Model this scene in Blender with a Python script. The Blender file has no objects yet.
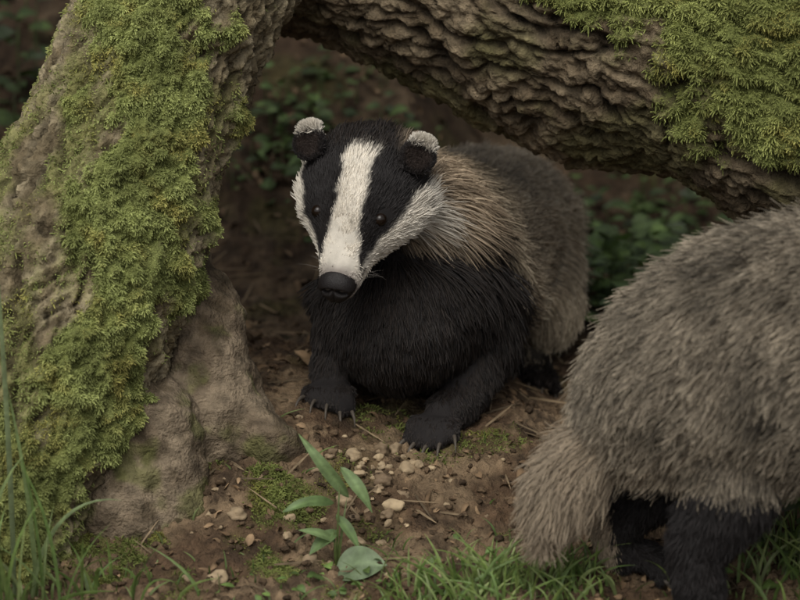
import bpy, math, numpy as np
from mathutils import Vector
rng = np.random.default_rng(7)
sc = bpy.context.scene
sc.unit_settings.scale_length = 0.1      # 1 unit = 10 cm

# ------------------------------------------------------------------ noise
_perm = np.random.default_rng(3).permutation(256); _perm = np.concatenate([_perm,_perm,_perm])
_g = np.random.default_rng(4).normal(size=(256,3)); _g /= np.linalg.norm(_g,axis=1)[:,None]
def perlin(p):
    p = np.asarray(p,float); i = np.floor(p).astype(int); f = p-i; i &= 255
    w = f*f*f*(f*(f*6-15)+10); out = 0
    for dx in (0,1):
        for dy in (0,1):
            for dz in (0,1):
                h = _perm[_perm[_perm[(i[:,0]+dx)&255]+((i[:,1]+dy)&255)]+((i[:,2]+dz)&255)]
                g = _g[h]
                d = g[:,0]*(f[:,0]-dx)+g[:,1]*(f[:,1]-dy)+g[:,2]*(f[:,2]-dz)
                wt = (w[:,0] if dx else 1-w[:,0])*(w[:,1] if dy else 1-w[:,1])*(w[:,2] if dz else 1-w[:,2])
                out = out+d*wt
    return out*1.5
def fbm(p,o=4,gain=.5):
    a=1;s=0;p=np.asarray(p,float)
    for k in range(o):
        s=s+a*perlin(p*(2.03**k)+k*17.3); a*=gain
    return s
def vnoise(p,sc_):
    return np.stack([perlin(p*sc_+o) for o in (0,31.7,77.1)],1)
def ss(a,b,x):
    t=np.clip((x-a)/(b-a),0,1); return t*t*(3-2*t)
def nrm(v): return v/np.maximum(np.linalg.norm(v,axis=-1,keepdims=True),1e-9)
def lerp(a,b,t): 
    return a+(b-a)*t[:,None]
def C(*c): return np.array(c,float)

# ------------------------------------------------------------------ mesh helpers
def mk_mesh(name,V,F,cols=None,mat=None,smooth=True,parent=None):
    V=np.asarray(V,np.float32); F=np.asarray(F,np.int32); n=F.shape[1]
    me=bpy.data.meshes.new(name)
    me.vertices.add(len(V)); me.vertices.foreach_set('co',V.ravel())
    me.loops.add(F.size); me.loops.foreach_set('vertex_index',F.ravel())
    me.polygons.add(len(F)); me.polygons.foreach_set('loop_start',np.arange(0,F.size,n,dtype=np.int32))
    me.update(calc_edges=True)
    if smooth: me.polygons.foreach_set('use_smooth',np.ones(len(F),bool))
    if cols is not None: add_col(me,cols)
    if mat: me.materials.append(mat)
    ob=bpy.data.objects.new(name,me); sc.collection.objects.link(ob)
    if parent: ob.parent=parent
    return ob
def add_col(me,cols):
    a=me.attributes.new('Col','FLOAT_COLOR','POINT')
    c=np.ones((len(cols),4),np.float32); c[:,:3]=np.clip(cols,0,1); a.data.foreach_set('color',c.ravel())
def vnormals(V,F):
    T=F if F.shape[1]==3 else np.concatenate([F[:,[0,1,2]],F[:,[0,2,3]]])
    fn=np.cross(V[T[:,1]]-V[T[:,0]],V[T[:,2]]-V[T[:,0]])
    N=np.zeros_like(V)
    for k in range(3):
        for c in range(3): N[:,c]+=np.bincount(T[:,k],fn[:,c],minlength=len(V))
    return nrm(N)
def sample(V,F,N,w=None):
    T=F if F.shape[1]==3 else np.concatenate([F[:,[0,1,2]],F[:,[0,2,3]]])
    ar=np.linalg.norm(np.cross(V[T[:,1]]-V[T[:,0]],V[T[:,2]]-V[T[:,0]]),axis=1)
    if w is not None: ar=ar*w[T].mean(1)
    cs=np.cumsum(ar); idx=np.searchsorted(cs,rng.random(N)*cs[-1]); idx=np.clip(idx,0,len(T)-1)
    a=rng.random(N);b=rng.random(N);m=a+b>1;a[m]=1-a[m];b[m]=1-b[m]
    W=np.stack([1-a-b,a,b],1)[:,:,None]
    VN=vnormals(V,F)
    t=T[idx]
    return (V[t]*W).sum(1), nrm((VN[t]*W).sum(1)), t, W[:,:,0]
def mk_hair(name,P,cols,radii,mat,parent=None):
    n,K,_=P.shape
    hc=bpy.data.hair_curves.new(name); hc.add_curves([K]*n)
    hc.attributes['position'].data.foreach_set('vector',P.astype(np.float32).ravel())
    r=hc.attributes.get('radius') or hc.attributes.new('radius','FLOAT','POINT')
    r.data.foreach_set('value',radii.astype(np.float32).ravel())
    a=hc.attributes.new('Col','FLOAT_COLOR','POINT')
    c=np.ones((n,K,4),np.float32); c[...,:3]=np.clip(cols,0,1); a.data.foreach_set('color',c.ravel())
    hc.materials.append(mat)
    ob=bpy.data.objects.new(name,hc); sc.collection.objects.link(ob)
    if parent: ob.parent=parent
    return ob
def empty(name,loc=(0,0,0)):
    e=bpy.data.objects.new(name,None); sc.collection.objects.link(e); e.empty_display_size=.3
    return e

# ------------------------------------------------------------------ materials
def mat_col(name,rough=.85,nscale=20,namt=.35,bump=.3,bscale=40,spec=.25,trans=0,dist=.02):
    m=bpy.data.materials.new(name); m.use_nodes=True; nt=m.node_tree; b=nt.nodes['Principled BSDF']
    at=nt.nodes.new('ShaderNodeAttribute'); at.attribute_name='Col'
    out=at.outputs['Color']
    if namt>0:
        tc=nt.nodes.new('ShaderNodeTexCoord')
        no=nt.nodes.new('ShaderNodeTexNoise'); no.inputs['Scale'].default_value=nscale; no.inputs['Detail'].default_value=6
        nt.links.new(tc.outputs['Object'],no.inputs['Vector'])
        mr=nt.nodes.new('ShaderNodeMapRange'); mr.inputs[1].default_value=.3; mr.inputs[2].default_value=.7
        mr.inputs[3].default_value=1-namt; mr.inputs[4].default_value=1+namt
        nt.links.new(no.outputs['Fac'],mr.inputs[0])
        vm=nt.nodes.new('ShaderNodeVectorMath'); vm.operation='SCALE'
        nt.links.new(out,vm.inputs[0]); nt.links.new(mr.outputs[0],vm.inputs['Scale']); out=vm.outputs[0]
        if bump>0:
            n2=nt.nodes.new('ShaderNodeTexNoise'); n2.inputs['Scale'].default_value=bscale; n2.inputs['Detail'].default_value=8
            nt.links.new(tc.outputs['Object'],n2.inputs['Vector'])
            bp=nt.nodes.new('ShaderNodeBump'); bp.inputs['Strength'].default_value=bump; bp.inputs['Distance'].default_value=dist
            nt.links.new(n2.outputs['Fac'],bp.inputs['Height']); nt.links.new(bp.outputs[0],b.inputs['Normal'])
    nt.links.new(out,b.inputs['Base Color'])
    b.inputs['Roughness'].default_value=rough; b.inputs['Specular IOR Level'].default_value=spec
    if trans>0:
        tr=nt.nodes.new('ShaderNodeBsdfTranslucent'); nt.links.new(out,tr.inputs['Color'])
        mx=nt.nodes.new('ShaderNodeMixShader'); mx.inputs[0].default_value=trans
        nt.links.new(b.outputs[0],mx.inputs[1]); nt.links.new(tr.outputs[0],mx.inputs[2])
        nt.links.new(mx.outputs[0],nt.nodes['Material Output'].inputs['Surface'])
    return m
M_bark=mat_col('bark_mat',.9,11,.45,1.0,22,.2,dist=.06)
M_soil=mat_col('soil_mat',.9,7,.45,1.0,30,.2,dist=.05)
M_stone=mat_col('stone_mat',.75,12,.25,.4,40,.3)
M_leaf=mat_col('leaf_mat',.5,12,.25,.3,30,.4,trans=.25)
M_litter=mat_col('litter_mat',.8,12,.3,.3,30,.2)
M_skin=mat_col('skin_mat',.8,10,.15,.2,40,.2)
M_fur=mat_col('fur_mat',.6,0,0,0,0,.25)
M_moss=mat_col('moss_mat',.85,0,0,0,0,.05)
def mat_plain(name,col,rough,spec=.5,bump=0):
    m=bpy.data.materials.new(name); m.use_nodes=True; nt=m.node_tree; b=nt.nodes['Principled BSDF']
    b.inputs['Base Color'].default_value=(*col,1); b.inputs['Roughness'].default_value=rough; b.inputs['Specular IOR Level'].default_value=spec
    if bump:
        n=nt.nodes.new('ShaderNodeTexVoronoi'); n.inputs['Scale'].default_value=45
        bp=nt.nodes.new('ShaderNodeBump'); bp.inputs['Strength'].default_value=bump; bp.inputs['Distance'].default_value=.01
        nt.links.new(n.outputs['Distance'],bp.inputs['Height']); nt.links.new(bp.outputs[0],b.inputs['Normal'])
    return m
M_eye=mat_plain('eye_mat',(.010,.006,.004),.08,.3)
M_nose=mat_plain('nose_mat',(.012,.010,.010),.42,.25,.4)
M_claw=mat_plain('claw_mat',(.07,.058,.046),.5,.3,.1)

# ------------------------------------------------------------------ ground
PY=[-600,-30,-8,-5,-3,-2,-1.2,-.5,0,1,2,3.6,600]
PZ=[-6,-3.6,-2.9,-2.6,-2.30,-2.03,-1.74,-1.47,-1.34,-1.22,-1.15,-1.0,-1.0]
_ty=np.linspace(-12,12,1201); _tz=np.interp(_ty,PY,PZ); _k=np.hanning(41); _k/=_k.sum()
_tz=np.concatenate([_tz[:20],np.convolve(_tz,_k,'valid'),_tz[-20:]])
def gz(x,y,fine=True):
    x=np.atleast_1d(np.asarray(x,float)); y=np.atleast_1d(np.asarray(y,float))
    z=np.where(np.abs(y)<12,np.interp(y,_ty,_tz),np.interp(y,PY,PZ))
    near=ss(14,6,np.abs(x))*ss(14,6,np.abs(y))
    z=z+near*(.30*ss(.1,-1.1,x)*ss(-2.5,-.2,y)*ss(4,2,y)-.18*ss(.9,1.6,x)*ss(-1,.6,y)*ss(4,2,y))
    st=3.9+2.6*ss(0,1.2,x)-.5*ss(3,6,x)
    d=np.maximum(0,y-st); z=z+np.where(d<12,.72*d*d/(d+.8),.72*12*12/12.8+.12*(d-12))
    p=np.stack([x,y,x*0],1)
    z=z+fbm(p*.5,2)*.10*near+fbm(p*.02,3)*2.5*(1-near)
    if fine:
        z=z+near*(fbm(p*2.1+5,3)*.08+np.abs(fbm(p*6.5+9,4,.62))*(.065+.045*ss(-.4,-1,y)))
    return z
def axis_coords(lo,hi,st,far):
    a=np.arange(lo,hi,st); k=[]; s=st;v=hi
    while v<far: s*=1.22; v+=s; k.append(v)
    l=[];s=st;v=lo
    while v>-far: s*=1.22; v-=s; l.append(v)
    return np.concatenate([l[::-1],a,k])
gx=axis_coords(-5.0,5.0,.03,900); gy=axis_coords(-4.2,8.0,.032,900)
X,Y=np.meshgrid(gx,gy); xs=X.ravel();ys=Y.ravel()
Z=gz(xs,ys); GV=np.stack([xs,ys,Z],1)
nx=len(gx);ny=len(gy); ii=(np.arange(ny-1)[:,None]*nx+np.arange(nx-1)[None]).ravel()
GF=np.stack([ii,ii+1,ii+nx+1,ii+nx],1)
pn=np.stack([xs,ys,Z],1)
n1=fbm(pn*1.1,4); n2=fbm(pn*4+3,4)
gc=lerp(C(.085,.053,.031),C(.175,.122,.074),ss(-.3,.45,n1+.4*n2))
gc=lerp(gc,C(.034,.022,.014),ss(.1,.7,fbm(pn*2.7+8,3))*.8)
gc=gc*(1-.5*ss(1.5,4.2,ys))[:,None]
gmoss=ss(.15,.45,fbm(pn*1.3+21,4))*ss(-.2,-1.2,ys)*.9*ss(.2,-1.2,xs)
gmoss=np.maximum(gmoss,ss(.3,.6,fbm(pn*1.1+44,3))*.35)
gc=lerp(gc,C(.085,.085,.025),gmoss*.8)
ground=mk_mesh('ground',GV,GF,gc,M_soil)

# ------------------------------------------------------------------ trunks
def spline(pts,n):
    pts=np.asarray(pts,float); d=np.concatenate([[0],np.cumsum(np.linalg.norm(np.diff(pts[:,:3],axis=0),axis=1))])
    t=np.linspace(0,d[-1],n); out=[]
    P=np.vstack([2*pts[0]-pts[1],pts,2*pts[-1]-pts[-2]])
    for x in t:
        k=min(max(np.searchsorted(d,x,side='right')-1,0),len(d)-2); u=(x-d[k])/(d[k+1]-d[k])
        a,b,c,e=P[k:k+4]
        out.append(.5*((2*b)+(c-a)*u+(2*a-5*b+4*c-e)*u*u+(-a+3*b-3*c+e)*u**3))
    return np.array(out),t
def trunk(pts,ns,nt_,bark):
    S,t=spline(pts,ns); ctr=S[:,:3]; R=S[:,3]
    T=nrm(np.gradient(ctr,axis=0)); side=nrm(np.cross(np.tile([0,-1.,0],(ns,1)),T)); fr=np.cross(T,side)
    fr=np.where((fr[:,1]>0)[:,None],-fr,fr)
    th=np.linspace(0,2*np.pi,nt_,endpoint=False)
    ct,st=np.cos(th),np.sin(th)
    D=fr[:,None]*ct[None,:,None]+side[:,None]*st[None,:,None]
    tt=np.repeat(t,nt_); cc=np.tile(ct,ns); sn=np.tile(st,ns); RR=np.repeat(R,nt_)
    disp,cav=bark(cc,sn,tt,RR)
    V=ctr.repeat(nt_,0)+D.reshape(-1,3)*(RR+disp)[:,None]
    i=(np.arange(ns-1)[:,None]*nt_+np.arange(nt_)[None]); j=(np.arange(ns-1)[:,None]*nt_+(np.arange(nt_)+1)%nt_)
    F=np.stack([i.ravel(),j.ravel(),j.ravel()+nt_,i.ravel()+nt_],1)
    f=F[len(F)//2]; fn=np.cross(V[f[1]]-V[f[0]],V[f[2]]-V[f[0]])
    if fn@D.reshape(-1,3)[f[0]]<0: F=F[:,::-1].copy()
    V=np.vstack([V,ctr[0],ctr[-1]]); a=len(V)-2;b=len(V)-1
    r0=np.arange(nt_); r1=(r0+1)%nt_; L=(ns-1)*nt_
    return V,F,tt,cc,sn,disp,cav,ctr,side,(a,b,r0,r1,L),D.reshape(-1,3)
def cap_faces(info):
    a,b,r0,r1,L=info
    return np.stack([np.full(len(r0),a),r1,r0],1),np.stack([np.full(len(r0),b),L+r0,L+r1],1)

def moss_disp(P):
    """cushiony lumps"""
    return .05+.07*fbm(P*3.2+2,2)+.06*(1-np.abs(perlin(P*7+9))*2.2)+.025*perlin(P*17)
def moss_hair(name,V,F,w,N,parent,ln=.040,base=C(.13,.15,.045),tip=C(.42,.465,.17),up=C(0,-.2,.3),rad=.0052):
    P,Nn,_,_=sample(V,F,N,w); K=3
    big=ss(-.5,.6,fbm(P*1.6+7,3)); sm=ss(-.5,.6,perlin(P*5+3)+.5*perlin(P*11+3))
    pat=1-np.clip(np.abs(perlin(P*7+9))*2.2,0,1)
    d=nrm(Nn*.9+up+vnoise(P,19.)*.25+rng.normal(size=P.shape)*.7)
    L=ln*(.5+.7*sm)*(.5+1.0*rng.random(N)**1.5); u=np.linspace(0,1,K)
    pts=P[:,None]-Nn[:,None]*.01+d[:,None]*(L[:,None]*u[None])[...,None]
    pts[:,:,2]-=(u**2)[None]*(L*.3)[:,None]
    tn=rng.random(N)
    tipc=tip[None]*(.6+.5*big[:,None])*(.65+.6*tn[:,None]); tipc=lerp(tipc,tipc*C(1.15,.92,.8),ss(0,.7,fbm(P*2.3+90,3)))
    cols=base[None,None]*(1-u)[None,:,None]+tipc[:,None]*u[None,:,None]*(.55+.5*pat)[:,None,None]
    rr=np.tile(rad*np.array([1.2,1.2,.6]),(N,1))
    mk_hair(name,pts,cols,rr,M_moss,parent)

# --- left leaning trunk
def barkL(c,s,t,R):
    q=np.stack([c*R,s*R,t],1); w=vnoise(q,.9)*.3; qs=q+w+vnoise(q,4)*.05
    low=fbm(q*.5+2,2)*.16
    a=perlin(qs*np.array([3.0,3.0,.8])+11); f1=np.exp(-(a/.09)**2)*ss(-.4,.2,perlin(q*1.1+70))
    b=perlin(qs*np.array([7.5,7.5,2.2])+5); f2=np.exp(-(b/.15)**2)
    fi=fbm(q*np.array([10,10,6.])+9,4,.62)
    d=low-.08*f1-.045*f2+.06*fi
    return d,np.clip(.75*f1+.45*f2-.35*fi,0,1)
PL=[(-5.3,-2.9,-4.6,1.75),(-4.86,-2.1,-3.6,1.5),(-4.43,-1.7,-2.63,1.30),(-3.33,-.7,.12,1.18),(-2.13,.3,2.97,1.02),(-1.3,.8,4.93,.95),(0.3,1.9,8.2,.85),(2,3,12,.7)]
NT=380
V,F,t,cc,sn,dp,cav,ctr,side,cap,DD=trunk(PL,700,NT,barkL)
nV=len(t)
sg=1 if side[len(side)//2][0]>0 else -1
lat=sn*sg
zc=np.repeat(ctr[:,2],NT)
mc=np.interp(zc,[-3,-1.6,-.9,.5,1.5,2.5,4],[.2,.3,.5,.5,.25,-.15,-.3]); mw=np.interp(zc,[-3,-1.5,0,1.5,2.6,4],[1.0,.72,.42,.55,.66,.65])
q=np.stack([cc,sn,t],1)
nz=fbm(q*np.array([2.2,2.2,1.2])+4,5,.6)
mossL=ss(0.0,.28,(1-np.abs(lat-mc)/mw)*.9+nz*.65-np.interp(zc,[-3,-.8,.2,4],[.27,.35,-.06,-.08]))*(cc>-.2)
thinL=ss(-.1,.5,fbm(q*np.array([2,2,1.2])+19,4)+.3*ss(.6,-.6,lat))*(cc>-.3)*ss(1.0,.7,lat)
V[:nV]+=DD*(mossL*moss_disp(V[:nV]))[:,None]
bc=lerp(C(.15,.118,.07),C(.27,.225,.145),ss(-.4,.5,fbm(q*np.array([6,6,2.5]),4)))
bc=lerp(bc,C(.18,.185,.06),thinL*.75)
bc=lerp(bc,C(.045,.034,.02),cav*.85)
bc=lerp(bc,C(.14,.16,.045),mossL*.9)
bc=np.vstack([bc,[[.2,.15,.1]]*2])
lt=empty('leaning_tree_trunk')
c1,c2=cap_faces(cap)
mk_mesh('bark',V,F,bc,M_bark,parent=lt)
mk_mesh('cut_end',V,np.vstack([c1,c2]),bc,M_bark,parent=lt)
vis=ss(-4,-3,zc)*ss(4.6,3.8,zc)
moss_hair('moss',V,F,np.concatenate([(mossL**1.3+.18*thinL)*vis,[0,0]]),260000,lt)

# --- right fallen log
def barkR(c,s,t,R):
    q=np.stack([c*R,s*R,t],1); w=vnoise(q,.9)*.3; qs=q+w+vnoise(q,3.5)*.06
    low=fbm(q*.5+12,2)*.18
    a=perlin(qs*np.array([3.1,3.1,.55])+31); f1=np.exp(-(a/.10)**2)
    b=perlin(qs*np.array([6.5,6.5,1.8])+55); f2=np.exp(-(b/.13)**2)
    fi=fbm(q*np.array([8,8,4.5])+9,4,.62)
    d=low-.13*f1-.06*f2+.065*fi
    return d,np.clip(.8*f1+.45*f2-.3*fi,0,1)
PR=[(-6.5,4.2,5.5,1.25),(-3.5,3.0,4.55,1.35),(-.5,2.0,3.67,1.43),(2.63,.9,2.74,1.60),(4.57,.35,2.1,1.70),(8,.1,.9,1.8),(12,.0,-.6,1.95)]
V,F,t,cc,sn,dp,cav,ctr,side,cap,DD=trunk(PR,740,440,barkR)
nV=len(t)
xc=V[:nV,0]; perp=DD@np.array([.34,.17,.92])
q=np.stack([cc,sn,t],1); nz=fbm(V[:nV]*1.2+4,5,.6)
mossR=ss(-.12,.18,perp-np.interp(xc,[-4,-1,.6,1.3,2.4,3.9,6],[.55,.35,.02,-.18,-.42,-.72,-.66])+nz*.42)
V[:nV]+=DD*(mossR*moss_disp(V[:nV]+50))[:,None]
bc=lerp(C(.095,.07,.043),C(.195,.152,.098),ss(-.4,.5,fbm(q*np.array([5,5,2.])+8,4)))
bc=lerp(bc,C(.105,.10,.038),ss(.0,.6,fbm(V[:nV]*1.1+70,4)+.25)*.6)
bc=lerp(bc,C(.02,.015,.010),cav*.9)
bc=lerp(bc,C(.14,.16,.045),mossR*.9)
bc=np.vstack([bc,[[.2,.15,.1]]*2])
rl=empty('fallen_log')
c1,c2=cap_faces(cap)
mk_mesh('bark',V,F,bc,M_bark,parent=rl); mk_mesh('cut_end',V,np.vstack([c1,c2]),bc,M_bark,parent=rl)
moss_hair('moss',V,F,np.concatenate([(mossR**1.5)*ss(5.6,4.6,xc)*ss(-1.5,.2,xc)*(cc>-.1)*ss(1.0,.6,perp),[0,0]]),140000,rl,ln=.058,tip=C(.36,.39,.13))

# ------------------------------------------------------------------ organic bodies by sweep + voxel union
_ico={}
def ico(k=3):
    if k not in _ico:
        import bmesh
        bm=bmesh.new(); bmesh.ops.create_icosphere(bm,subdivisions=k,radius=1); bm.verts.ensure_lookup_table()
        _ico[k]=(np.array([v.co[:] for v in bm.verts]),np.array([[v.index for v in f.verts] for f in bm.faces])); bm.free()
    return _ico[k]
class Body:
    def __init__(s): s.V=[];s.F=[];s.n=0;s.nodes=[]
    def ell(s,c,M):
        v,f=ico(); s.V.append(v@M.T+c); s.F.append(f+s.n); s.n+=len(v)
    def sweep(s,pts,up=(0,0,1),hl=.3,flow=1,step=.3,frame=None,ext=None):
        pts=np.asarray(pts,float); L=np.linalg.norm(np.diff(pts[:,:3],axis=0),axis=1).sum()
        n=max(4,int(L/(step*pts[:,3].min()))+1); n=min(n,60)
        h=np.full(len(pts),hl) if np.isscalar(hl) else np.asarray(hl,float)
        S,_=spline(np.hstack([pts,h[:,None]]),n)
        T=nrm(np.gradient(S[:,:3],axis=0))
        for k in range(n):
            tt=T[k]; u=np.asarray(up,float); u=u-tt*(u@tt); u/=np.linalg.norm(u)+1e-9; r=np.cross(tt,u)
            e=min(S[k,3],S[k,4])*(ext or .8)
            s.ell(S[k,:3],np.stack([r*S[k,3],tt*e,u*S[k,4]],1))
            s.nodes.append((*S[k,:3],(S[k,3]+S[k,4])/2,*(tt*flow),max(S[k,5],.02)))
    def build(s,voxel=.045,smooth=5):
        V=np.vstack(s.V);F=np.vstack(s.F)
        me=bpy.data.meshes.new('tmp'); me.from_pydata(V.tolist(),[],F.tolist()); ob=bpy.data.objects.new('tmp',me); sc.collection.objects.link(ob)
        m=ob.modifiers.new('r','REMESH'); m.mode='VOXEL'; m.voxel_size=voxel
        m=ob.modifiers.new('s','SMOOTH'); m.factor=.5; m.iterations=smooth
        dg=bpy.context.evaluated_depsgraph_get(); e=ob.evaluated_get(dg); me2=bpy.data.meshes.new_from_object(e)
        V=np.zeros(len(me2.vertices)*3); me2.vertices.foreach_get('co',V); V=V.reshape(-1,3)
        F=np.array([list(p.vertices) for p in me2.polygons if len(p.vertices)==4])
        bpy.data.objects.remove(ob); bpy.data.meshes.remove(me2)
        return V,F
    def flow(s,P):
        N=np.array(s.nodes); D=np.zeros((len(P),3)); H=np.zeros(len(P))
        for a in range(0,len(P),20000):
            p=P[a:a+20000]; d2=(p**2).sum(1)[:,None]+(N[:,:3]**2).sum(1)[None]-2*p@N[:,:3].T
            d=np.sqrt(np.maximum(d2,0))-N[None,:,3]
            w=np.exp(-(d-d.min(1,keepdims=True))/.12); w/=w.sum(1,keepdims=True)
            D[a:a+20000]=w@N[:,4:7]; H[a:a+20000]=w@N[:,7]
        return D,H
def fur(name,body,V,F,N,colf,parent,excl=None,lift=.35,grav=.25,clf=7.,cla=.35,rad=.0065,lens=None,dens_pow=.8,mess=.12,dirmod=None,dens=None):
    fl,hl=body.flow(V)
    if lens is not None: hl=lens(V,hl)
    w=1/np.maximum(hl,.05)**dens_pow
    if dens is not None: w=w*dens(V)
    P,Nn,T,W=sample(V,F,N,w)
    D,H=body.flow(P)
    if lens is not None: H=lens(P,H)
    if excl is not None:
        k=~excl(P); P,Nn,D,H=P[k],Nn[k],D[k],H[k]
    if dirmod is not None: D=dirmod(P,D)
    N=len(P); K=5; u=np.linspace(0,1,K)
    D=D-Nn*(D*Nn).sum(1,keepdims=True); D=nrm(D)
    cl=vnoise(P,clf); cl2=vnoise(P,clf*.35); cl3=vnoise(P,clf*2.3)
    d=nrm(D+Nn*lift+cl*cla+cl2*cla*.6+cl3*cla*.5+rng.normal(size=P.shape)*mess)
    L=H*(.55+.7*rng.random(N))
    d2=nrm(D*1.0+Nn*.08+cl*cla*1.2+rng.normal(size=P.shape)*mess+np.array([0,0,-grav]))
    pts=P[:,None]-Nn[:,None]*.015+d[:,None]*(L[:,None]*(u-.5*u*u)[None])[...,None]+d2[:,None]*(L[:,None]*(.5*u*u)[None])[...,None]
    cols=colf(P,Nn,u,H)
    rr=np.tile(rad*np.array([1,1.05,.95,.7,.25]),(N,1))*(.8+.4*rng.random(N))[:,None]
    mk_hair(name,pts,cols,rr,M_fur,parent)
def claw_mesh(base,dirv,L,r):
    V=[];F=[];dirv=nrm(np.array(dirv,float)); s=nrm(np.cross(dirv,[0,0,1.])); u=np.cross(s,dirv)
    n=7;m=8
    for i in range(n):
        a=i/(n-1); c=base+dirv*L*a+u*(.18*L*math.sin(a*2.4)-.35*L*a*a); rr=r*(1-a)**.7+.004
        for j in range(m):
            b=2*math.pi*j/m; V.append(c+s*math.cos(b)*rr*.8+u*math.sin(b)*rr)
    for i in range(n-1):
        for j in range(m): F.append([i*m+j,i*m+(j+1)%m,(i+1)*m+(j+1)%m,(i+1)*m+j])
    return np.array(V),np.array(F)
def paw(B,foot,fwd,size=1.0,hl=.08,claws=None,clen=.19):
    fwd=nrm(np.array([fwd[0],fwd[1],0.])); sd=np.array([-fwd[1],fwd[0],0]); foot=np.asarray(foot,float)
    for k,a in enumerate((-.17,-.09,0,.09,.17)):
        l=(.16,.21,.23,.21,.15)[k]*size; b=foot+sd*a*size*.9+fwd*.06*size; e=foot+sd*a*size*1.35+fwd*(l+.06)
        zz=float(gz(e[0],e[1])[0])+.06*size
        mid=(b+e)/2+np.array([0,0,.035*size]); e[2]=max(zz,foot[2]-.16)
        B.sweep([(*b,.07*size,.075*size),(*mid,.066*size,.072*size),(*e,.06*size,.058*size)],hl=hl)
        if claws is not None:
            d=nrm(e-b)*.9+np.array([0,0,-.12]); claws.append(claw_mesh(e+nrm(d)*.03+np.array([0,0,.02]),d,clen*size,.022*size))
def join_meshes(name,L,mat,parent):
    n=0;VV=[];FF=[]
    for v,f in L: VV.append(v);FF.append(f+n);n+=len(v)
    return mk_mesh(name,np.vstack(VV),np.vstack(FF),None,mat,parent=parent)

def build_head(B,Nt,Fd,roll=0,scale=1.0):
    Fd=nrm(np.asarray(Fd,float)); up=np.array([0,0,1.])
    R=nrm(np.cross(Fd,up)); U=np.cross(R,Fd)
    c,s=math.cos(roll),math.sin(roll); R,U=R*c+U*s,U*c-R*s
    sec=[(.05,.15,.14,.0),(.14,.20,.19,.0),(.3,.245,.225,.01),(.45,.30,.26,.02),(.6,.385,.33,.02),(.8,.54,.41,.02),(1.0,.64,.46,.01),(1.2,.66,.48,-.02),(1.4,.61,.46,-.06),(1.6,.55,.42,-.12)]
    pts=[];hl=[]
    for t,w,h,cu in sec:
        p=Nt-Fd*t*scale+U*cu*scale; pts.append((*p,w*scale,h*scale)); hl.append(np.interp(t,[0,.3,.8,1.2,1.6],[.03,.045,.075,.12,.17]))
    B.sweep(pts,up=U,hl=hl,step=.25,ext=.6)
    jaw=[(.12,.12,.08,-.19),(.4,.19,.11,-.21),(.7,.27,.14,-.24),(1.1,.3,.2,-.3)]
    B.sweep([(*(Nt-Fd*t*scale+U*cu*scale),w*scale,h*scale) for t,w,h,cu in jaw],up=U,hl=.07,step=.3)
    return Fd,R,U
def head_local(P,Nt,Fd,R,U,scale=1.0):
    q=(P-Nt)/scale; return -(q@Fd),q@R,q@U
WHITE=C(.64,.59,.51); BLACK=C(.014,.012,.012)
def head_pattern(t,r,u,P):
    nz_=perlin(P*9)*3+perlin(P*3+5)*4
    uu=u+.10
    phi=np.degrees(np.arctan2(np.abs(r),uu))+nz_*.8
    p1=np.interp(t,[.15,.3,.5,.7,1.0,1.4,1.8],[62,36,21,15,14,18,24]); p2=np.interp(t,[.15,.3,.5,.7,1.0,1.25,1.5,1.8],[62,50,51,55,60,74,92,100])
    p3=np.interp(t,[.2,.5,.8,1.1,1.5],[150,126,126,134,142])
    c=lerp(np.tile(WHITE,(len(P),1)),BLACK,ss(-2.5,2.5,phi-p1))
    c=lerp(c,WHITE*.92,ss(-4,4,phi-p2))
    c=lerp(c,BLACK,ss(-5,8,phi-p3))
    mz=ss(.24,.10,t); c=lerp(c,C(.20,.17,.155),mz)
    return c
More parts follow.
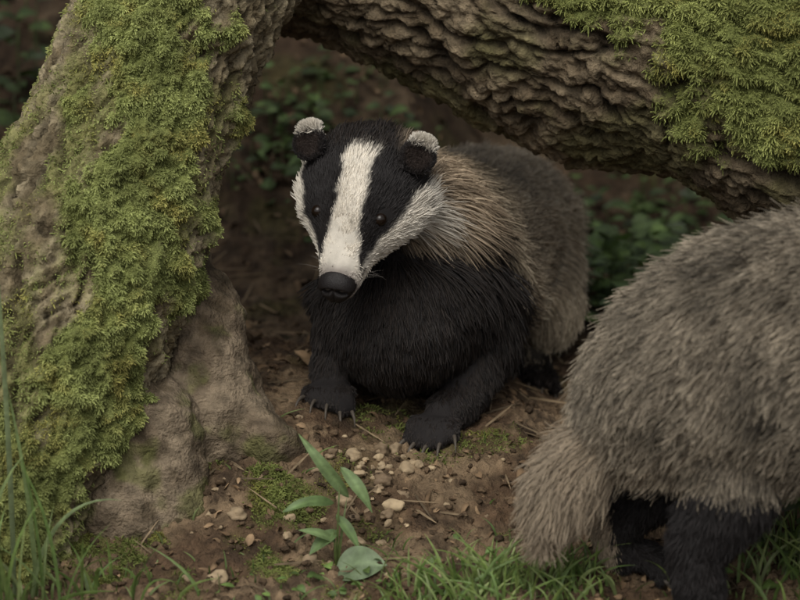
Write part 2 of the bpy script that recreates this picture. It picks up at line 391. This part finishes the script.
def head_parts(root,Nt,Fd,R,U,scale,body):
    loc=lambda t,r,u: Nt-Fd*t*scale+R*r*scale+U*u*scale
    v,f=ico()
    L=[];eyes=[]
    for s_ in (-1,1):
        c=loc(.71,s_*.315,.275); eyes.append(c); L.append((v*.068*scale+c,f))
    join_meshes('eyes',L,M_eye,root)
    nF=nrm(Fd+U*.6); nU=nrm(U-nF*(U@nF))
    vv,ff=ico(5)
    x,y,z=vv.T.copy()
    w=1-.32*np.clip(-z,0,1); x=x*w
    dent=0
    for s_ in (-1,1):
        d=np.sqrt(((x-s_*.42)/1.15)**2+((z+.05+.35*(np.abs(x)-.42))*1.6)**2); dent=dent+np.where(y>0,.7*np.exp(-(d/.19)**2),0)
    gro=np.where((y>0)&(z<.2),.16*np.exp(-(x/.07)**2),0)
    y=np.sign(y)*np.abs(y)**.8-dent-gro
    P=Nt-Fd*.08*scale+U*.01*scale+(np.outer(x,R)*.19+np.outer(y,nF)*.17+np.outer(z,nU)*.175)*scale
    mk_mesh('nose',P,ff,None,M_nose,parent=root)
    for s_ in (-1,1):
        c=loc(1.40,s_*.535,.35); upd=nrm(-Fd*.9+U*.30+R*s_*.2); fw=nrm(U*.9+Fd*.45+R*s_*.25); fw=nrm(fw-upd*(fw@upd)); sd=np.cross(upd,fw)
        a,b,d=v.T
        bend=.09*(a*a+.6*b*b)
        EP=c+np.outer(a*.155*(1-.15*np.clip(b,0,1)),sd)*scale+np.outer(b*.17,upd)*scale+np.outer(d*.035+bend,fw)*scale
        rim=ss(.6,.85,b)
        ec=lerp(np.tile(BLACK,(len(v),1)),WHITE,rim)
        mk_mesh('ear_skin',EP,f,ec,M_skin,parent=root)
        n=8000; PP,NN,T,W=sample(EP,f,n); bb=(b[T]*W).sum(1); dd=(d[T]*W).sum(1); aa=(a[T]*W).sum(1); K=4; uu=np.linspace(0,1,K)
        dirs=nrm(upd*.8+NN*.35+rng.normal(size=PP.shape)*.3); Lh=.05+.05*ss(.4,.8,bb)
        pts=PP[:,None]+dirs[:,None]*(Lh[:,None]*uu[None])[...,None]
        colr=lerp(np.tile(BLACK*1.3,(n,1)),WHITE*.9,ss(.52,.75,bb+.14*np.abs(aa)+rng.normal(size=n)*.09))
        inner=ss(.2,.6,dd)*ss(.6,.2,bb); colr=lerp(colr,C(.04,.03,.026),inner)
        mk_hair('ear_fur',pts,np.repeat(colr[:,None],K,1),np.tile(.0055*np.array([1,1,.8,.3]),(n,1)),M_fur,root)
    n=14; sd_=np.where(np.arange(n)%2==0,-1,1); K=6; uu=np.linspace(0,1,K)
    st=np.array([loc(rng.uniform(.16,.34),s_*rng.uniform(.16,.24),rng.uniform(-.08,.04)) for s_ in sd_])
    dr=nrm(R[None]*sd_[:,None]*1.0+rng.normal(size=(n,3))*.22-Fd*.4-U*.2); Lw=rng.uniform(.12,.26,n)
    pts=st[:,None]+dr[:,None]*(Lw[:,None]*uu)[...,None]; pts[:,:,2]-=.18*Lw[:,None]*uu[None]**2
    mk_hair('whiskers',pts,np.tile(C(.10,.09,.08),(n,K,1)),np.tile(.002*(1.1-uu),(n,1)),M_fur,root)
    return eyes

def banded(P,u,base,dark,tip,n):
    var=(.6+.8*rng.random(n))[:,None,None]
    k=np.interp(u,[0,.35,.55,.75,1],[0,0,1,1,0])[None,:,None]
    k2=np.interp(u,[0,.7,.9,1],[0,0,1,1])[None,:,None]
    c=base[None,None]*(1-k)+dark[None,None]*k; c=c*(1-k2)+tip[None,None]*k2
    return np.broadcast_to(c,(n,len(u),3))*var

# ------------------------------------------------------------------ badger under the logs
b1=empty('badger')
B=Body()
Nt=np.array([-.62,-1.02,.255])
Fd,R,U=build_head(B,Nt,(-.24,-.60,-.78),roll=.14)
B.sweep([(*(Nt-Fd*1.35),.55,.42),(-.14,.28,1.05,.62,.54),(.1,.75,.68,.78,.72),(.3,1.3,.35,.92,.95)],hl=[.2,.28,.32,.34],step=.2)
B.sweep([(-.05,.1,-.38,.62,.6),(.10,.6,-.16,.85,.90),(.38,1.5,.0,.92,1.02),(.66,2.6,.05,.94,1.04),(1.0,3.8,.03,.92,1.0),(1.3,4.8,-.05,.8,.8),(1.5,5.4,-.2,.42,.42)],hl=[.18,.20,.25,.27,.3,.32,.34],step=.15)
B.sweep([(1.45,5.3,0,.25,.22),(1.55,5.8,-.25,.2,.18),(1.65,6.2,-.5,.1,.1)],hl=.5)
cl1=[]
fr_=np.array([.40,-.12,0.]); fr_[2]=float(gz(.40,-.12)[0])+.13
B.sweep([(.72,.95,.0,.45,.5),(.78,.75,-.55,.36,.4),(.66,.35,-.98,.25,.26),(fr_[0]+.06,fr_[1]+.1,fr_[2]+.06,.21,.17),(fr_[0],fr_[1]-.02,fr_[2],.19,.12)],up=(0,-1,.3),hl=[.22,.18,.13,.08,.05])
paw(B,fr_+np.array([0,-.02,-.02]),(-.45,-1),1.1,hl=.055,claws=cl1)
fl_=np.array([-.70,.22,0.]); fl_[2]=float(gz(-.70,.22)[0])+.12
B.sweep([(-.45,.6,-.1,.40,.5),(-.58,.5,-.6,.3,.34),(fl_[0]+.02,fl_[1]+.08,fl_[2]+.12,.21,.2),(*fl_,.18,.12)],up=(0,-1,.3),hl=[.2,.16,.1,.05])
paw(B,fl_+np.array([0,-.02,-.02]),(-.1,-1),1.0,hl=.055,claws=cl1)
for sx,fx,fy in ((1.55,1.45,2.3),(.3,.35,3.9)):
    fz=float(gz(fx,fy)[0])+.12
    B.sweep([(sx-.15,fy+1.3,-.15,.55,.6),(sx,fy+.6,-.55,.40,.42),(fx+.02,fy+.75,-.85,.24,.24),(fx,fy+.3,fz+.02,.17,.13),(fx,fy,fz,.17,.11)],hl=[.32,.26,.2,.12,.08])
    paw(B,np.array([fx,fy,fz-.02]),(-.2,-1),1.0,claws=cl1)
V1,F1=B.build(.042,5)
GREY=C(.26,.225,.175)
def zone1(P):
    t,r,u=head_local(P,Nt,Fd,R,U)
    hp=head_pattern(t,r,u,P)
    n=fbm(P*1.6+3,3)*.16
    rear=ss(.70,1.20,P[:,1]+n*1.3+1.1*(P[:,2]-.15))
    rear=rear*ss(-1.15,-.85,P[:,2]+n)*ss(.2,.7,P[:,1])
    dn=np.linalg.norm((P-np.array([.18,.2,1.05]))*np.array([1,.8,1.]),axis=1)
    pale=ss(.88,.5,dn+n*.6)*ss(.45,.8,P[:,2]+n*.4)*ss(-.1,.15,P[:,0])
    hm=ss(1.45,1.25,t+n*.25)*ss(1.1,.8,np.sqrt(r*r+u*u))*ss(-.62,-.45,u)*ss(-.1,-.05,t)
    return hp,hm,rear,pale
def basecol1(P):
    hp,hm,rear,pale=zone1(P)
    c=lerp(np.tile(BLACK,(len(P),1)),GREY*.6,rear); c=lerp(c,C(.26,.20,.14),pale); return lerp(c,hp*.8,hm)
def col1(P,N,u,H):
    n=len(P); hp,hm,rear,pale=zone1(P)
    blk=np.broadcast_to(BLACK[None,None],(n,len(u),3))*(.5+.7*rng.random(n))[:,None,None]
    blk=blk+ (C(.010,.006,.003)[None,None])*rng.random(n)[:,None,None]
    g=banded(P,u,C(.54,.45,.33),C(.20,.155,.105),C(.74,.63,.47),n)
    g=g*(.95+.35*fbm(P*2.2+1,3))[:,None,None]
    pl=np.broadcast_to(C(.50,.39,.275)[None,None],(n,len(u),3))*(.6+.7*rng.random(n))[:,None,None]
    rr_=(rear>rng.random(n)*.8+.1).astype(float)
    c=blk*(1-rr_)[:,None,None]+g*rr_[:,None,None]
    pp_=pale*(.6+.4*rng.random(n))
    c=c*(1-pp_)[:,None,None]+pl*pp_[:,None,None]
    h=hp[:,None]*(.82+.36*rng.random(n))[:,None,None]*np.interp(u,[0,1],[.85,1.08])[None,:,None]
    return c*(1-hm)[:,None,None]+h*hm[:,None,None]
mk_mesh('body',V1,F1,basecol1(V1),M_skin,parent=b1)
eyes1=head_parts(b1,Nt,Fd,R,U,1.0,B)
join_meshes('claws',cl1,M_claw,b1)
def excl1(P):
    m=np.zeros(len(P),bool)
    for e in eyes1: m|=np.linalg.norm(P-e,axis=1)<.075
    t,r,u=head_local(P,Nt,Fd,R,U); m|=(t<.10)&(np.sqrt(r*r+u*u)<.5)
    return m
def len1(P,H):
    t,r,u=head_local(P,Nt,Fd,R,U); phi=np.degrees(np.arctan2(np.abs(r),u+.1))
    ch=ss(55,90,phi)*ss(.55,1.0,t)*ss(1.9,1.5,t)
    return H*(1+.9*ch)
def dir1(P,D):
    k=ss(1.6,.3,P[:,1])*ss(.75,.2,P[:,2])
    return D*(1-.8*k)[:,None]+np.array([.1,-.15,-1.2])*k[:,None]
fur('fur',B,V1,F1,230000,col1,b1,excl=excl1,lens=len1,lift=.3,cla=.26,dens_pow=1.1,rad=.0056,mess=.17,dirmod=dir1,dens=lambda P:ss(4.8,3.2,P[:,1])*.85+.15)

# ------------------------------------------------------------------ second badger, seen from behind
b2=empty('badger.001')
B2=Body()
body=[(2.0,-3.1,-.70,.32,.35),(2.25,-3.12,-.46,.62,.64),(2.7,-3.15,-.18,.92,.92),(3.3,-3.2,.04,1.06,1.12),(4.2,-3.25,.16,1.12,1.16),(5.2,-3.35,.07,1.02,1.08),(6.2,-3.5,-.1,.85,.9),(7.0,-3.7,-.25,.62,.65)]
body=body[::-1]
B2.sweep(body,hl=[.2,.26,.30,.31,.33,.33,.34,.32],step=.15)
B2.sweep([(2.05,-3.1,-.68,.32,.34),(1.75,-3.2,-.88,.27,.31),(1.48,-3.28,-1.2,.21,.25),(1.33,-3.3,-1.50,.1,.1)],hl=[.32,.36,.36,.30])
cl2=[]
def leg(B,top,knee,hock,foot,fwd,rs,cl):
    fz=float(gz(foot[0],foot[1])[0])+.13
    B.sweep([(*top,rs[0],rs[0]),(*knee,rs[1],rs[1]),(*hock,rs[2],rs[2]),(foot[0]-fwd[0]*.12,foot[1]-fwd[1]*.12,fz+.08,rs[3],rs[3]*.9),(foot[0],foot[1],fz,.2,.13)],up=(0,-1,0.2),hl=[.32,.2,.14,.09,.06])
    paw(B,np.array([foot[0],foot[1],fz-.02]),fwd,1.1,claws=cl)
leg(B2,(2.95,-3.5,-.55),(2.95,-3.65,-1.1),(2.68,-3.65,-1.6),(2.85,-3.65),(1,-.1),(.5,.36,.25,.21),cl2)
leg(B2,(2.45,-2.75,-.6),(2.45,-2.65,-1.15),(2.05,-2.6,-1.55),(2.15,-2.6),(1,.05),(.5,.34,.24,.2),cl2)
leg(B2,(6.1,-4.0,-.5),(5.95,-4.0,-1.1),(6.1,-4.0,-1.7),(6.25,-4.0),(1,-.1),(.5,.34,.25,.22),cl2)
leg(B2,(6.1,-3.0,-.5),(6.3,-3.0,-1.1),(6.4,-3.0,-1.6),(6.6,-3.0),(1,-.1),(.5,.34,.25,.22),cl2)
Nt2=np.array([9.0,-4.3,-1.35])
Fd2,R2,U2=build_head(B2,Nt2,(.85,-.25,-.45))
B2.sweep([(*(Nt2-Fd2*1.3),.58,.5),(7.5,-3.85,-.45,.62,.6),(6.8,-3.65,-.2,.75,.78)],hl=[.2,.28,.3],flow=1,step=.2)
V2,F2=B2.build(.05,5)
def zone2(P):
    n=fbm(P*1.5+13,3)*.25
    leg_=ss(-.88,-1.12,P[:,2]+n*.5)*ss(1.9,2.05,P[:,0])
    front=ss(5.3,6.0,P[:,0]+n)*ss(.35,-.1,P[:,2]+n)
    tail=ss(2.15,1.75,P[:,0]+.3*(P[:,2]+.8))*ss(-.3,-.7,P[:,2])
    t,r,u=head_local(P,Nt2,Fd2,R2,U2)
    return np.maximum(leg_,front),tail,head_pattern(t,r,u,P),ss(1.6,1.35,t)
def basecol2(P):
    d,tl,hp,hm=zone2(P); c=lerp(np.tile(GREY*.5,(len(P),1)),C(.3,.26,.2),tl); c=lerp(c,BLACK,d); return lerp(c,hp*.8,hm)
def col2(P,N,u,H):
    n=len(P); d,tl,hp,hm=zone2(P)
    g=banded(P,u,C(.24,.20,.145),C(.055,.043,.031),C(.45,.385,.29),n)*(.85+.5*fbm(P*np.array([1.6,1.6,2.6])+1,3)+.6*perlin(P*6+3))[:,None,None]
    tc_=np.broadcast_to(C(.35,.28,.20)[None,None],g.shape)*(.55+.7*rng.random(n))[:,None,None]
    blk=np.broadcast_to(BLACK[None,None],g.shape)*(.6+1.0*rng.random(n))[:,None,None]
    c=g*(1-tl*.75)[:,None,None]+tc_*(tl*.75)[:,None,None]
    dd_=(d>rng.random(n)*.8+.1).astype(float)
    c=c*(1-dd_)[:,None,None]+blk*dd_[:,None,None]
    return c*(1-hm)[:,None,None]+hp[:,None]*hm[:,None,None]
mk_mesh('body',V2,F2,basecol2(V2),M_skin,parent=b2)
eyes2=head_parts(b2,Nt2,Fd2,R2,U2,1.0,B2)
join_meshes('claws',cl2,M_claw,b2)
def excl2(P):
    m=np.zeros(len(P),bool)
    for e in eyes2: m|=np.linalg.norm(P-e,axis=1)<.085
    t,r,u=head_local(P,Nt2,Fd2,R2,U2); m|=(t<.11)&(np.sqrt(r*r+u*u)<.5)
    return m
def dir2(P,D):
    return D+np.array([0,0,-.35])+vnoise(P,1.3)*.5
fur('fur',B2,V2,F2,250000,col2,b2,excl=excl2,lift=.5,cla=.38,clf=7.5,dens_pow=.6,rad=.0050,mess=.28,dirmod=dir2,dens=lambda P:ss(5.2,4.4,P[:,0])*.85+.15)

# ------------------------------------------------------------------ stone by the trunk
Bm=Body()
Bm.sweep([(-2.25,.1,.30,.42,.4),(-2.1,-.1,-.1,.52,.5),(-2.0,-.3,-.7,.60,.55),(-1.95,-.5,-1.35,.75,.6)],step=.3)
Bm.sweep([(-1.75,-.3,-.98,.42,.35),(-1.4,-.65,-1.24,.36,.36),(-1.25,-.7,-1.4,.3,.3)],step=.3)
Bm.sweep([(-2.6,-.9,-1.0,.6,.6),(-2.5,-1.2,-1.9,.9,.7)],step=.3)
Vm,Fm=Bm.build(.03,16)
Nm=vnormals(Vm,Fm); Vm=Vm+Nm*(fbm(Vm*1.6,3)*.12+fbm(Vm*5,4)*.03+np.abs(fbm(Vm*13,3))*.015)[:,None]
mcx=lerp(C(.13,.098,.066),C(.205,.16,.11),ss(-.4,.4,fbm(Vm*2,4))); mcx=lerp(mcx,C(.065,.048,.028),ss(.1,.5,fbm(Vm*3+7,4))*.7)
mcx=lerp(mcx,C(.10,.11,.03),ss(.1,.5,fbm(Vm*2+17,4)-.3*(Vm[:,2]+1.2))*.6)
mk_mesh('boulder',Vm,Fm,mcx,M_soil)

# ------------------------------------------------------------------ ground moss
w=gmoss**2*(np.abs(xs)<4.5)*(ys>-4)*(ys<.5)
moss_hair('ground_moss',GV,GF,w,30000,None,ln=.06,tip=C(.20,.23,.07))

# ------------------------------------------------------------------ pebbles
v,f=ico()
def blobs(name,n,posf,size,colf,mat,flat=.7):
    VV=[];FF=[];CC=[];k=0
    for i in range(n):
        x,y=posf(); s=size(); z=float(gz(x,y)[0])
        o=rng.random(3)*50; p=v+v*(perlin(v*1.3+o)*.45+perlin(v*3+o)*.12)[:,None]
        a=rng.random()*6.28; ca,sa=math.cos(a),math.sin(a)
        p=p*np.array([1,.5+.45*rng.random(),flat*(.6+.6*rng.random())])*s; p=p@np.array([[ca,-sa,0],[sa,ca,0],[0,0,1]])
        VV.append(p+[x,y,z+s*.12]);FF.append(f+k);k+=len(v);CC.append(np.tile(colf(),(len(v),1)))
    mk_mesh(name,np.vstack(VV),np.vstack(FF),np.vstack(CC),mat)
def pp():
    if rng.random()<.4: return rng.normal(-.2,.28),-1.0+rng.normal(0,.5)
    if rng.random()<.3: return rng.normal(-1.3,.5),-2.0+rng.normal(0,.4)
    return rng.uniform(-2,2.2),rng.uniform(-3.2,-.2)
blobs('pebbles',105,pp,lambda:rng.uniform(.02,.055) if rng.random()<.72 else rng.uniform(.055,.11),lambda:lerp(np.array([[.15,.105,.065]]),C(.38,.29,.18),np.array([rng.random()]))[0],M_stone)
blobs('soil_clods',1400,lambda:(rng.uniform(-3.5,4),rng.uniform(-4,4) if rng.random()<.5 else rng.uniform(-3.2,-.2)),lambda:rng.uniform(.012,.055),lambda:C(.105,.07,.042)*(.4+1.0*rng.random()),M_soil)

# ------------------------------------------------------------------ leaves, litter, grass
class Leaves:
    def __init__(s): s.V=[];s.F=[];s.C=[];s.n=0
    def add(s,base,tip,width,normal,bend=.1,fold=.15,shape='ovate',col=(.08,.12,.03),n=8,m=4,wav=.0):
        base=np.asarray(base,float);tip=np.asarray(tip,float); L=np.linalg.norm(tip-base); T=(tip-base)/L
        nn=np.asarray(normal,float); nn=nn-T*(nn@T); nn/=np.linalg.norm(nn)+1e-9; S=np.cross(T,nn)
        a=np.linspace(0,1,n+1)
        if shape=='ovate': w=np.sin(np.pi*a**.75)**.8
        elif shape=='round': w=np.sqrt(np.clip(1-(2*a-1)**2,0,1))
        else: w=np.sin(np.pi*np.clip(a*.92+.08,0,1)**.8)**.6*(1-.2*a)
        w=np.maximum(w,.03)*width/2
        b=np.linspace(-1,1,m+1); ph=rng.random()*6
        A,Bb=np.meshgrid(a,b,indexing='ij'); Wd=w[:,None]*Bb
        P=base+T*(A*L)[...,None]+S*Wd[...,None]+nn*(bend*L*np.sin(np.pi*A)+fold*np.abs(Wd)+wav*width*np.sin(A*9+ph+Bb*2))[...,None]
        i=(np.arange(n)[:,None]*(m+1)+np.arange(m)[None]).ravel()
        s.V.append(P.reshape(-1,3)); s.F.append(np.stack([i,i+1,i+m+2,i+m+1],1)+s.n); s.n+=(n+1)*(m+1)
        cc=np.tile(np.asarray(col,float),((n+1)*(m+1),1))*(1+.35*(np.abs(Bb.ravel())<.1))[:,None]*(.85+.3*A.ravel())[:,None]
        s.C.append(cc)
    def stem(s,base,tip,r=.015,col=(.08,.11,.03),bend=.1):
        s.add(base,tip,r*2,(0,-1,.2),bend=bend,fold=0,shape='strap',col=col,n=6,m=1); s.add(base,tip,r*2,(1,0,.2),bend=bend*0,fold=0,shape='strap',col=col,n=6,m=1)
    def blade(s,base,h,lean,width,col,droop=.5,n=7):
        base=np.asarray(base,float); lean=np.asarray(lean,float); a=np.linspace(0,1,n+1)
        P=base+np.array([0,0,1.])*(h*(a-droop*.5*a**2.5))[:,None]+lean*(a**1.8)[:,None]*h
        T=nrm(np.gradient(P,axis=0)); f_=rng.normal(size=3)*.5+np.array([0,-1,0]); S=nrm(np.cross(T,f_))
        w=width/2*np.clip(1-a**2.2,.03,1)*(.6+.4*np.minimum(1,a*4))
        Q=np.stack([P-S*w[:,None],P+np.cross(S,T)*(w*.35)[:,None],P+S*w[:,None]],1).reshape(-1,3)
        i=(np.arange(n)[:,None]*3+np.arange(2)[None]).ravel()
        s.V.append(Q); s.F.append(np.stack([i,i+1,i+4,i+3],1)+s.n); s.n+=len(Q)
        c=np.asarray(col,float)[None]*(.65+.5*a)[:,None]; s.C.append(np.repeat(c,3,0))
    def make(s,name,mat,parent=None): return mk_mesh(name,np.vstack(s.V),np.vstack(s.F),np.vstack(s.C),mat,parent=parent)
_cx=np.arange(-9,10,.05); _cy=np.arange(-6,16,.05); _gg=gz(*[a.ravel() for a in np.meshgrid(_cx,_cy)]).reshape(len(_cy),len(_cx))
def G(x,y):
    i=int(min(max((x+9)/.05,0),len(_cx)-1)); j=int(min(max((y+6)/.05,0),len(_cy)-1)); return float(_gg[j,i])
L=Leaves()
for i in range(2000):
    x=rng.uniform(-5,6); y=rng.uniform(-4.2,9)
    z=G(x,y); s=rng.uniform(.05,.22) if y>1 else rng.uniform(.04,.13); a=rng.random()*6.28
    d=np.array([math.cos(a),math.sin(a),0])*s; 
    z2=G(x+d[0],y+d[1]); col=lerp(np.array([[.08,.05,.028]]),C(.23,.155,.09),np.array([rng.random()**1.5]))[0]*(1 if y<2 else .7)
    L.add((x,y,z+.015),(x+d[0],y+d[1],z2+.02+rng.random()*.03),s*rng.uniform(.35,.8),(rng.normal()*.4,rng.normal()*.4,1),bend=rng.uniform(-.1,.3),fold=.3,col=col,n=5,m=2,wav=.08)
L.make('leaf_litter',M_litter)
L=Leaves()
for i in range(420):
    x=rng.uniform(-4,5); y=rng.uniform(-3.8,7); s=rng.uniform(.15,.6); a=rng.random()*6.28; d=np.array([math.cos(a),math.sin(a)])*s
    c=C(.12,.088,.054)*(.5+rng.random()*1.3); z0=G(x,y);z1=G(x+d[0],y+d[1])
    L.stem((x,y,z0+.02),(x+d[0],y+d[1],z1+.03+rng.random()*.05),rng.uniform(.006,.014),c,bend=.05)
L.make('twigs',M_litter)
GR=[(.12,.18,.045),(.16,.22,.06),(.10,.16,.04),(.20,.25,.09)]
L=Leaves()
def tuft(L,cx,cy,rx,ry,n,h0,h1,w=.035,ln=.5,droop=.6,cm=1.):
    for i in range(n):
        x=cx+rng.normal()*rx;y=cy+rng.normal()*ry
        L.blade((x,y,G(x,y)-.03),rng.uniform(h0,h1),(rng.normal()*ln,rng.normal()*ln*.6,0),w*rng.uniform(.5,1.2),np.array(GR[rng.integers(4)])*rng.uniform(.7,1.2)*cm,droop*rng.uniform(.3,1.4))
tuft(L,.95,-2.9,.42,.18,220,.2,.65,cm=1.2)
tuft(L,.3,-3.0,.3,.15,60,.12,.4,cm=1.1)
tuft(L,1.6,-2.8,.25,.2,60,.15,.4)
tuft(L,3.55,-2.5,.35,.4,110,.3,.8)
tuft(L,-3.6,-3.4,.3,.2,16,.9,2.0,w=.055,ln=.22,droop=.4)
tuft(L,-3.1,-3.1,.4,.2,22,.4,1.3,w=.045,ln=.6,droop=1.0)
tuft(L,-2.4,-3.0,.4,.2,12,.2,.7)
for i in range(300):
    x=rng.uniform(-3.5,4);y=rng.uniform(-3.4,-.3)
    if rng.random()<.7 and y>-2: continue
    L.blade((x,y,G(x,y)-.02),rng.uniform(.08,.3),(rng.normal()*.5,rng.normal()*.3,0),.022,np.array(GR[rng.integers(4)])*.8)
L.blade((-3.55,-2.95,-2.4),4.6,(-.04,0,0),.055,(.15,.19,.09),.05,n=14)
L.blade((-3.35,-2.9,-2.4),2.4,(-.12,0,0),.05,(.14,.19,.07),.05,n=12)
L.blade((-3.4,-2.9,-2.4),1.9,(.45,0,0),.05,(.15,.20,.08),.9,n=12)
L.make('grass',M_leaf)
L=Leaves()
g1=(.10,.155,.055);g2=(.15,.215,.09);g3=(.15,.20,.11)
st=(-.6,-2.25,G(-.6,-2.25)-.05)
L.stem(st,(-.5,-2.2,-1.5),.016); L.stem(st,(-.62,-2.3,-1.75),.014); L.stem(st,(-.56,-2.2,-1.2),.012)
L.add((-.48,-2.2,-1.5),(-.95,-2.3,-.86),.12,(-.3,-1,.6),bend=.1,shape='ovate',col=g2,wav=.06,n=16)
L.add((-.56,-2.2,-1.2),(-.26,-2.3,-1.62),.13,(.3,-1,.7),bend=.12,col=g2,wav=.06,n=16)
L.add((-.62,-2.2,-1.55),(-1.1,-2.35,-1.60),.14,(-.2,-.8,1),bend=.15,col=g1,wav=.06,n=16)
L.add((-.60,-2.5,-2.12),(-.12,-2.6,-2.05),.42,(.05,-.8,1),bend=.12,fold=.1,shape='ovate',col=g3,n=16,m=8,wav=.03)
L.add((-.52,-2.6,-2.28),(-1.0,-2.75,-2.42),.2,(0,-.7,1),bend=.2,col=g2)
L.add((-.58,-2.25,-1.8),(-.85,-2.4,-2.0),.15,(0,-.7,1),bend=.1,col=g1)
L.add((-.6,-2.25,-1.65),(-.38,-2.4,-1.95),.11,(0.1,-.8,1),bend=.1,col=g1)
L.add((-.6,-2.3,-1.9),(-.95,-2.45,-1.75),.11,(0.1,-.8,1),bend=.1,col=g2)
L.add((-.5,-2.5,-2.1),(-.2,-2.6,-2.35),.14,(0.1,-.8,1),bend=.1,col=g1)
L.make('broad_leaved_weed',M_leaf)
L=Leaves()
def herb(cx,cy,rx,ry,n,s0,s1,hh,cmul=1.0):
    for i in range(n):
        x=cx+rng.normal()*rx; y=cy+rng.normal()*ry; z=G(x,y)+rng.random()*hh
        a=rng.random()*6.28; s=rng.uniform(s0,s1); d=np.array([math.cos(a)*s,math.sin(a)*s*.7-.2*s,rng.uniform(-.4,.35)*s])
        L.add((x,y,z),np.array([x,y,z])+d,s*rng.uniform(.45,.75),(rng.normal()*.3,-.5+rng.normal()*.3,1),bend=.1,col=np.array([(.08,.13,.035),(.11,.17,.045),(.07,.11,.03)][rng.integers(3)])*rng.uniform(.6,1.4)*cmul,n=5,m=2)
        if rng.random()<.4: L.stem((x,y,z-hh*.8),(x,y,z),.01,(.05,.08,.02))
herb(2.55,5.2,.45,.6,190,.15,.42,.8,.9)
herb(3.1,7.2,.7,.6,190,.15,.35,.7,.45)
herb(-1.35,6.8,.5,.5,150,.1,.3,.5,.6)
herb(-.6,7.2,.5,.5,80,.1,.25,.4,.45)
herb(-4.6,7.5,.9,.9,150,.15,.4,.9,.4)
herb(3.6,-2.1,.35,.3,60,.1,.3,.5)
herb(3.2,4.0,.4,.5,60,.15,.35,.5)
herb(-1.0,-2.9,.6,.2,22,.06,.16,.1)
herb(.4,-2.8,.7,.25,35,.06,.16,.12)
for i in range(40): herb(rng.uniform(-7,8),rng.uniform(8,14),.5,.5,12,.15,.4,.6,.5)
L.make('undergrowth',M_leaf)

# ------------------------------------------------------------------ light, world, camera
el,az=math.radians(50),math.radians(196)
w=bpy.data.worlds.new('World'); sc.world=w; w.use_nodes=True; nt=w.node_tree
sky=nt.nodes.new('ShaderNodeTexSky'); sky.sky_type='NISHITA'; sky.sun_disc=False; sky.sun_elevation=el; sky.sun_rotation=az
sky.dust_density=5; sky.air_density=1.0
hs=nt.nodes.new('ShaderNodeHueSaturation'); hs.inputs['Saturation'].default_value=.12
nt.links.new(sky.outputs[0],hs.inputs['Color']); nt.links.new(hs.outputs[0],nt.nodes['Background'].inputs['Color'])
nt.nodes['Background'].inputs['Strength'].default_value=.145
sd=bpy.data.lights.new('sun','SUN'); sd.energy=1.0; sd.angle=math.radians(45); sd.color=(1,.94,.76)
so=bpy.data.objects.new('sun',sd); sc.collection.objects.link(so)
dv=Vector((math.sin(az)*math.cos(el),math.cos(az)*math.cos(el),math.sin(el)))
so.rotation_euler=dv.to_track_quat('Z','Y').to_euler()
cd=bpy.data.cameras.new('camera'); co=bpy.data.objects.new('camera',cd); sc.collection.objects.link(co); sc.camera=co
co.location=(0,-31.513,5.557); co.rotation_euler=(math.radians(80),0,0)
cd.sensor_width=36; cd.lens=144; cd.clip_start=.5; cd.clip_end=3000
cd.dof.use_dof=True; cd.dof.focus_distance=31.2; cd.dof.aperture_fstop=.5
sc.view_settings.view_transform='Standard'; sc.view_settings.look='None'; sc.view_settings.exposure=0
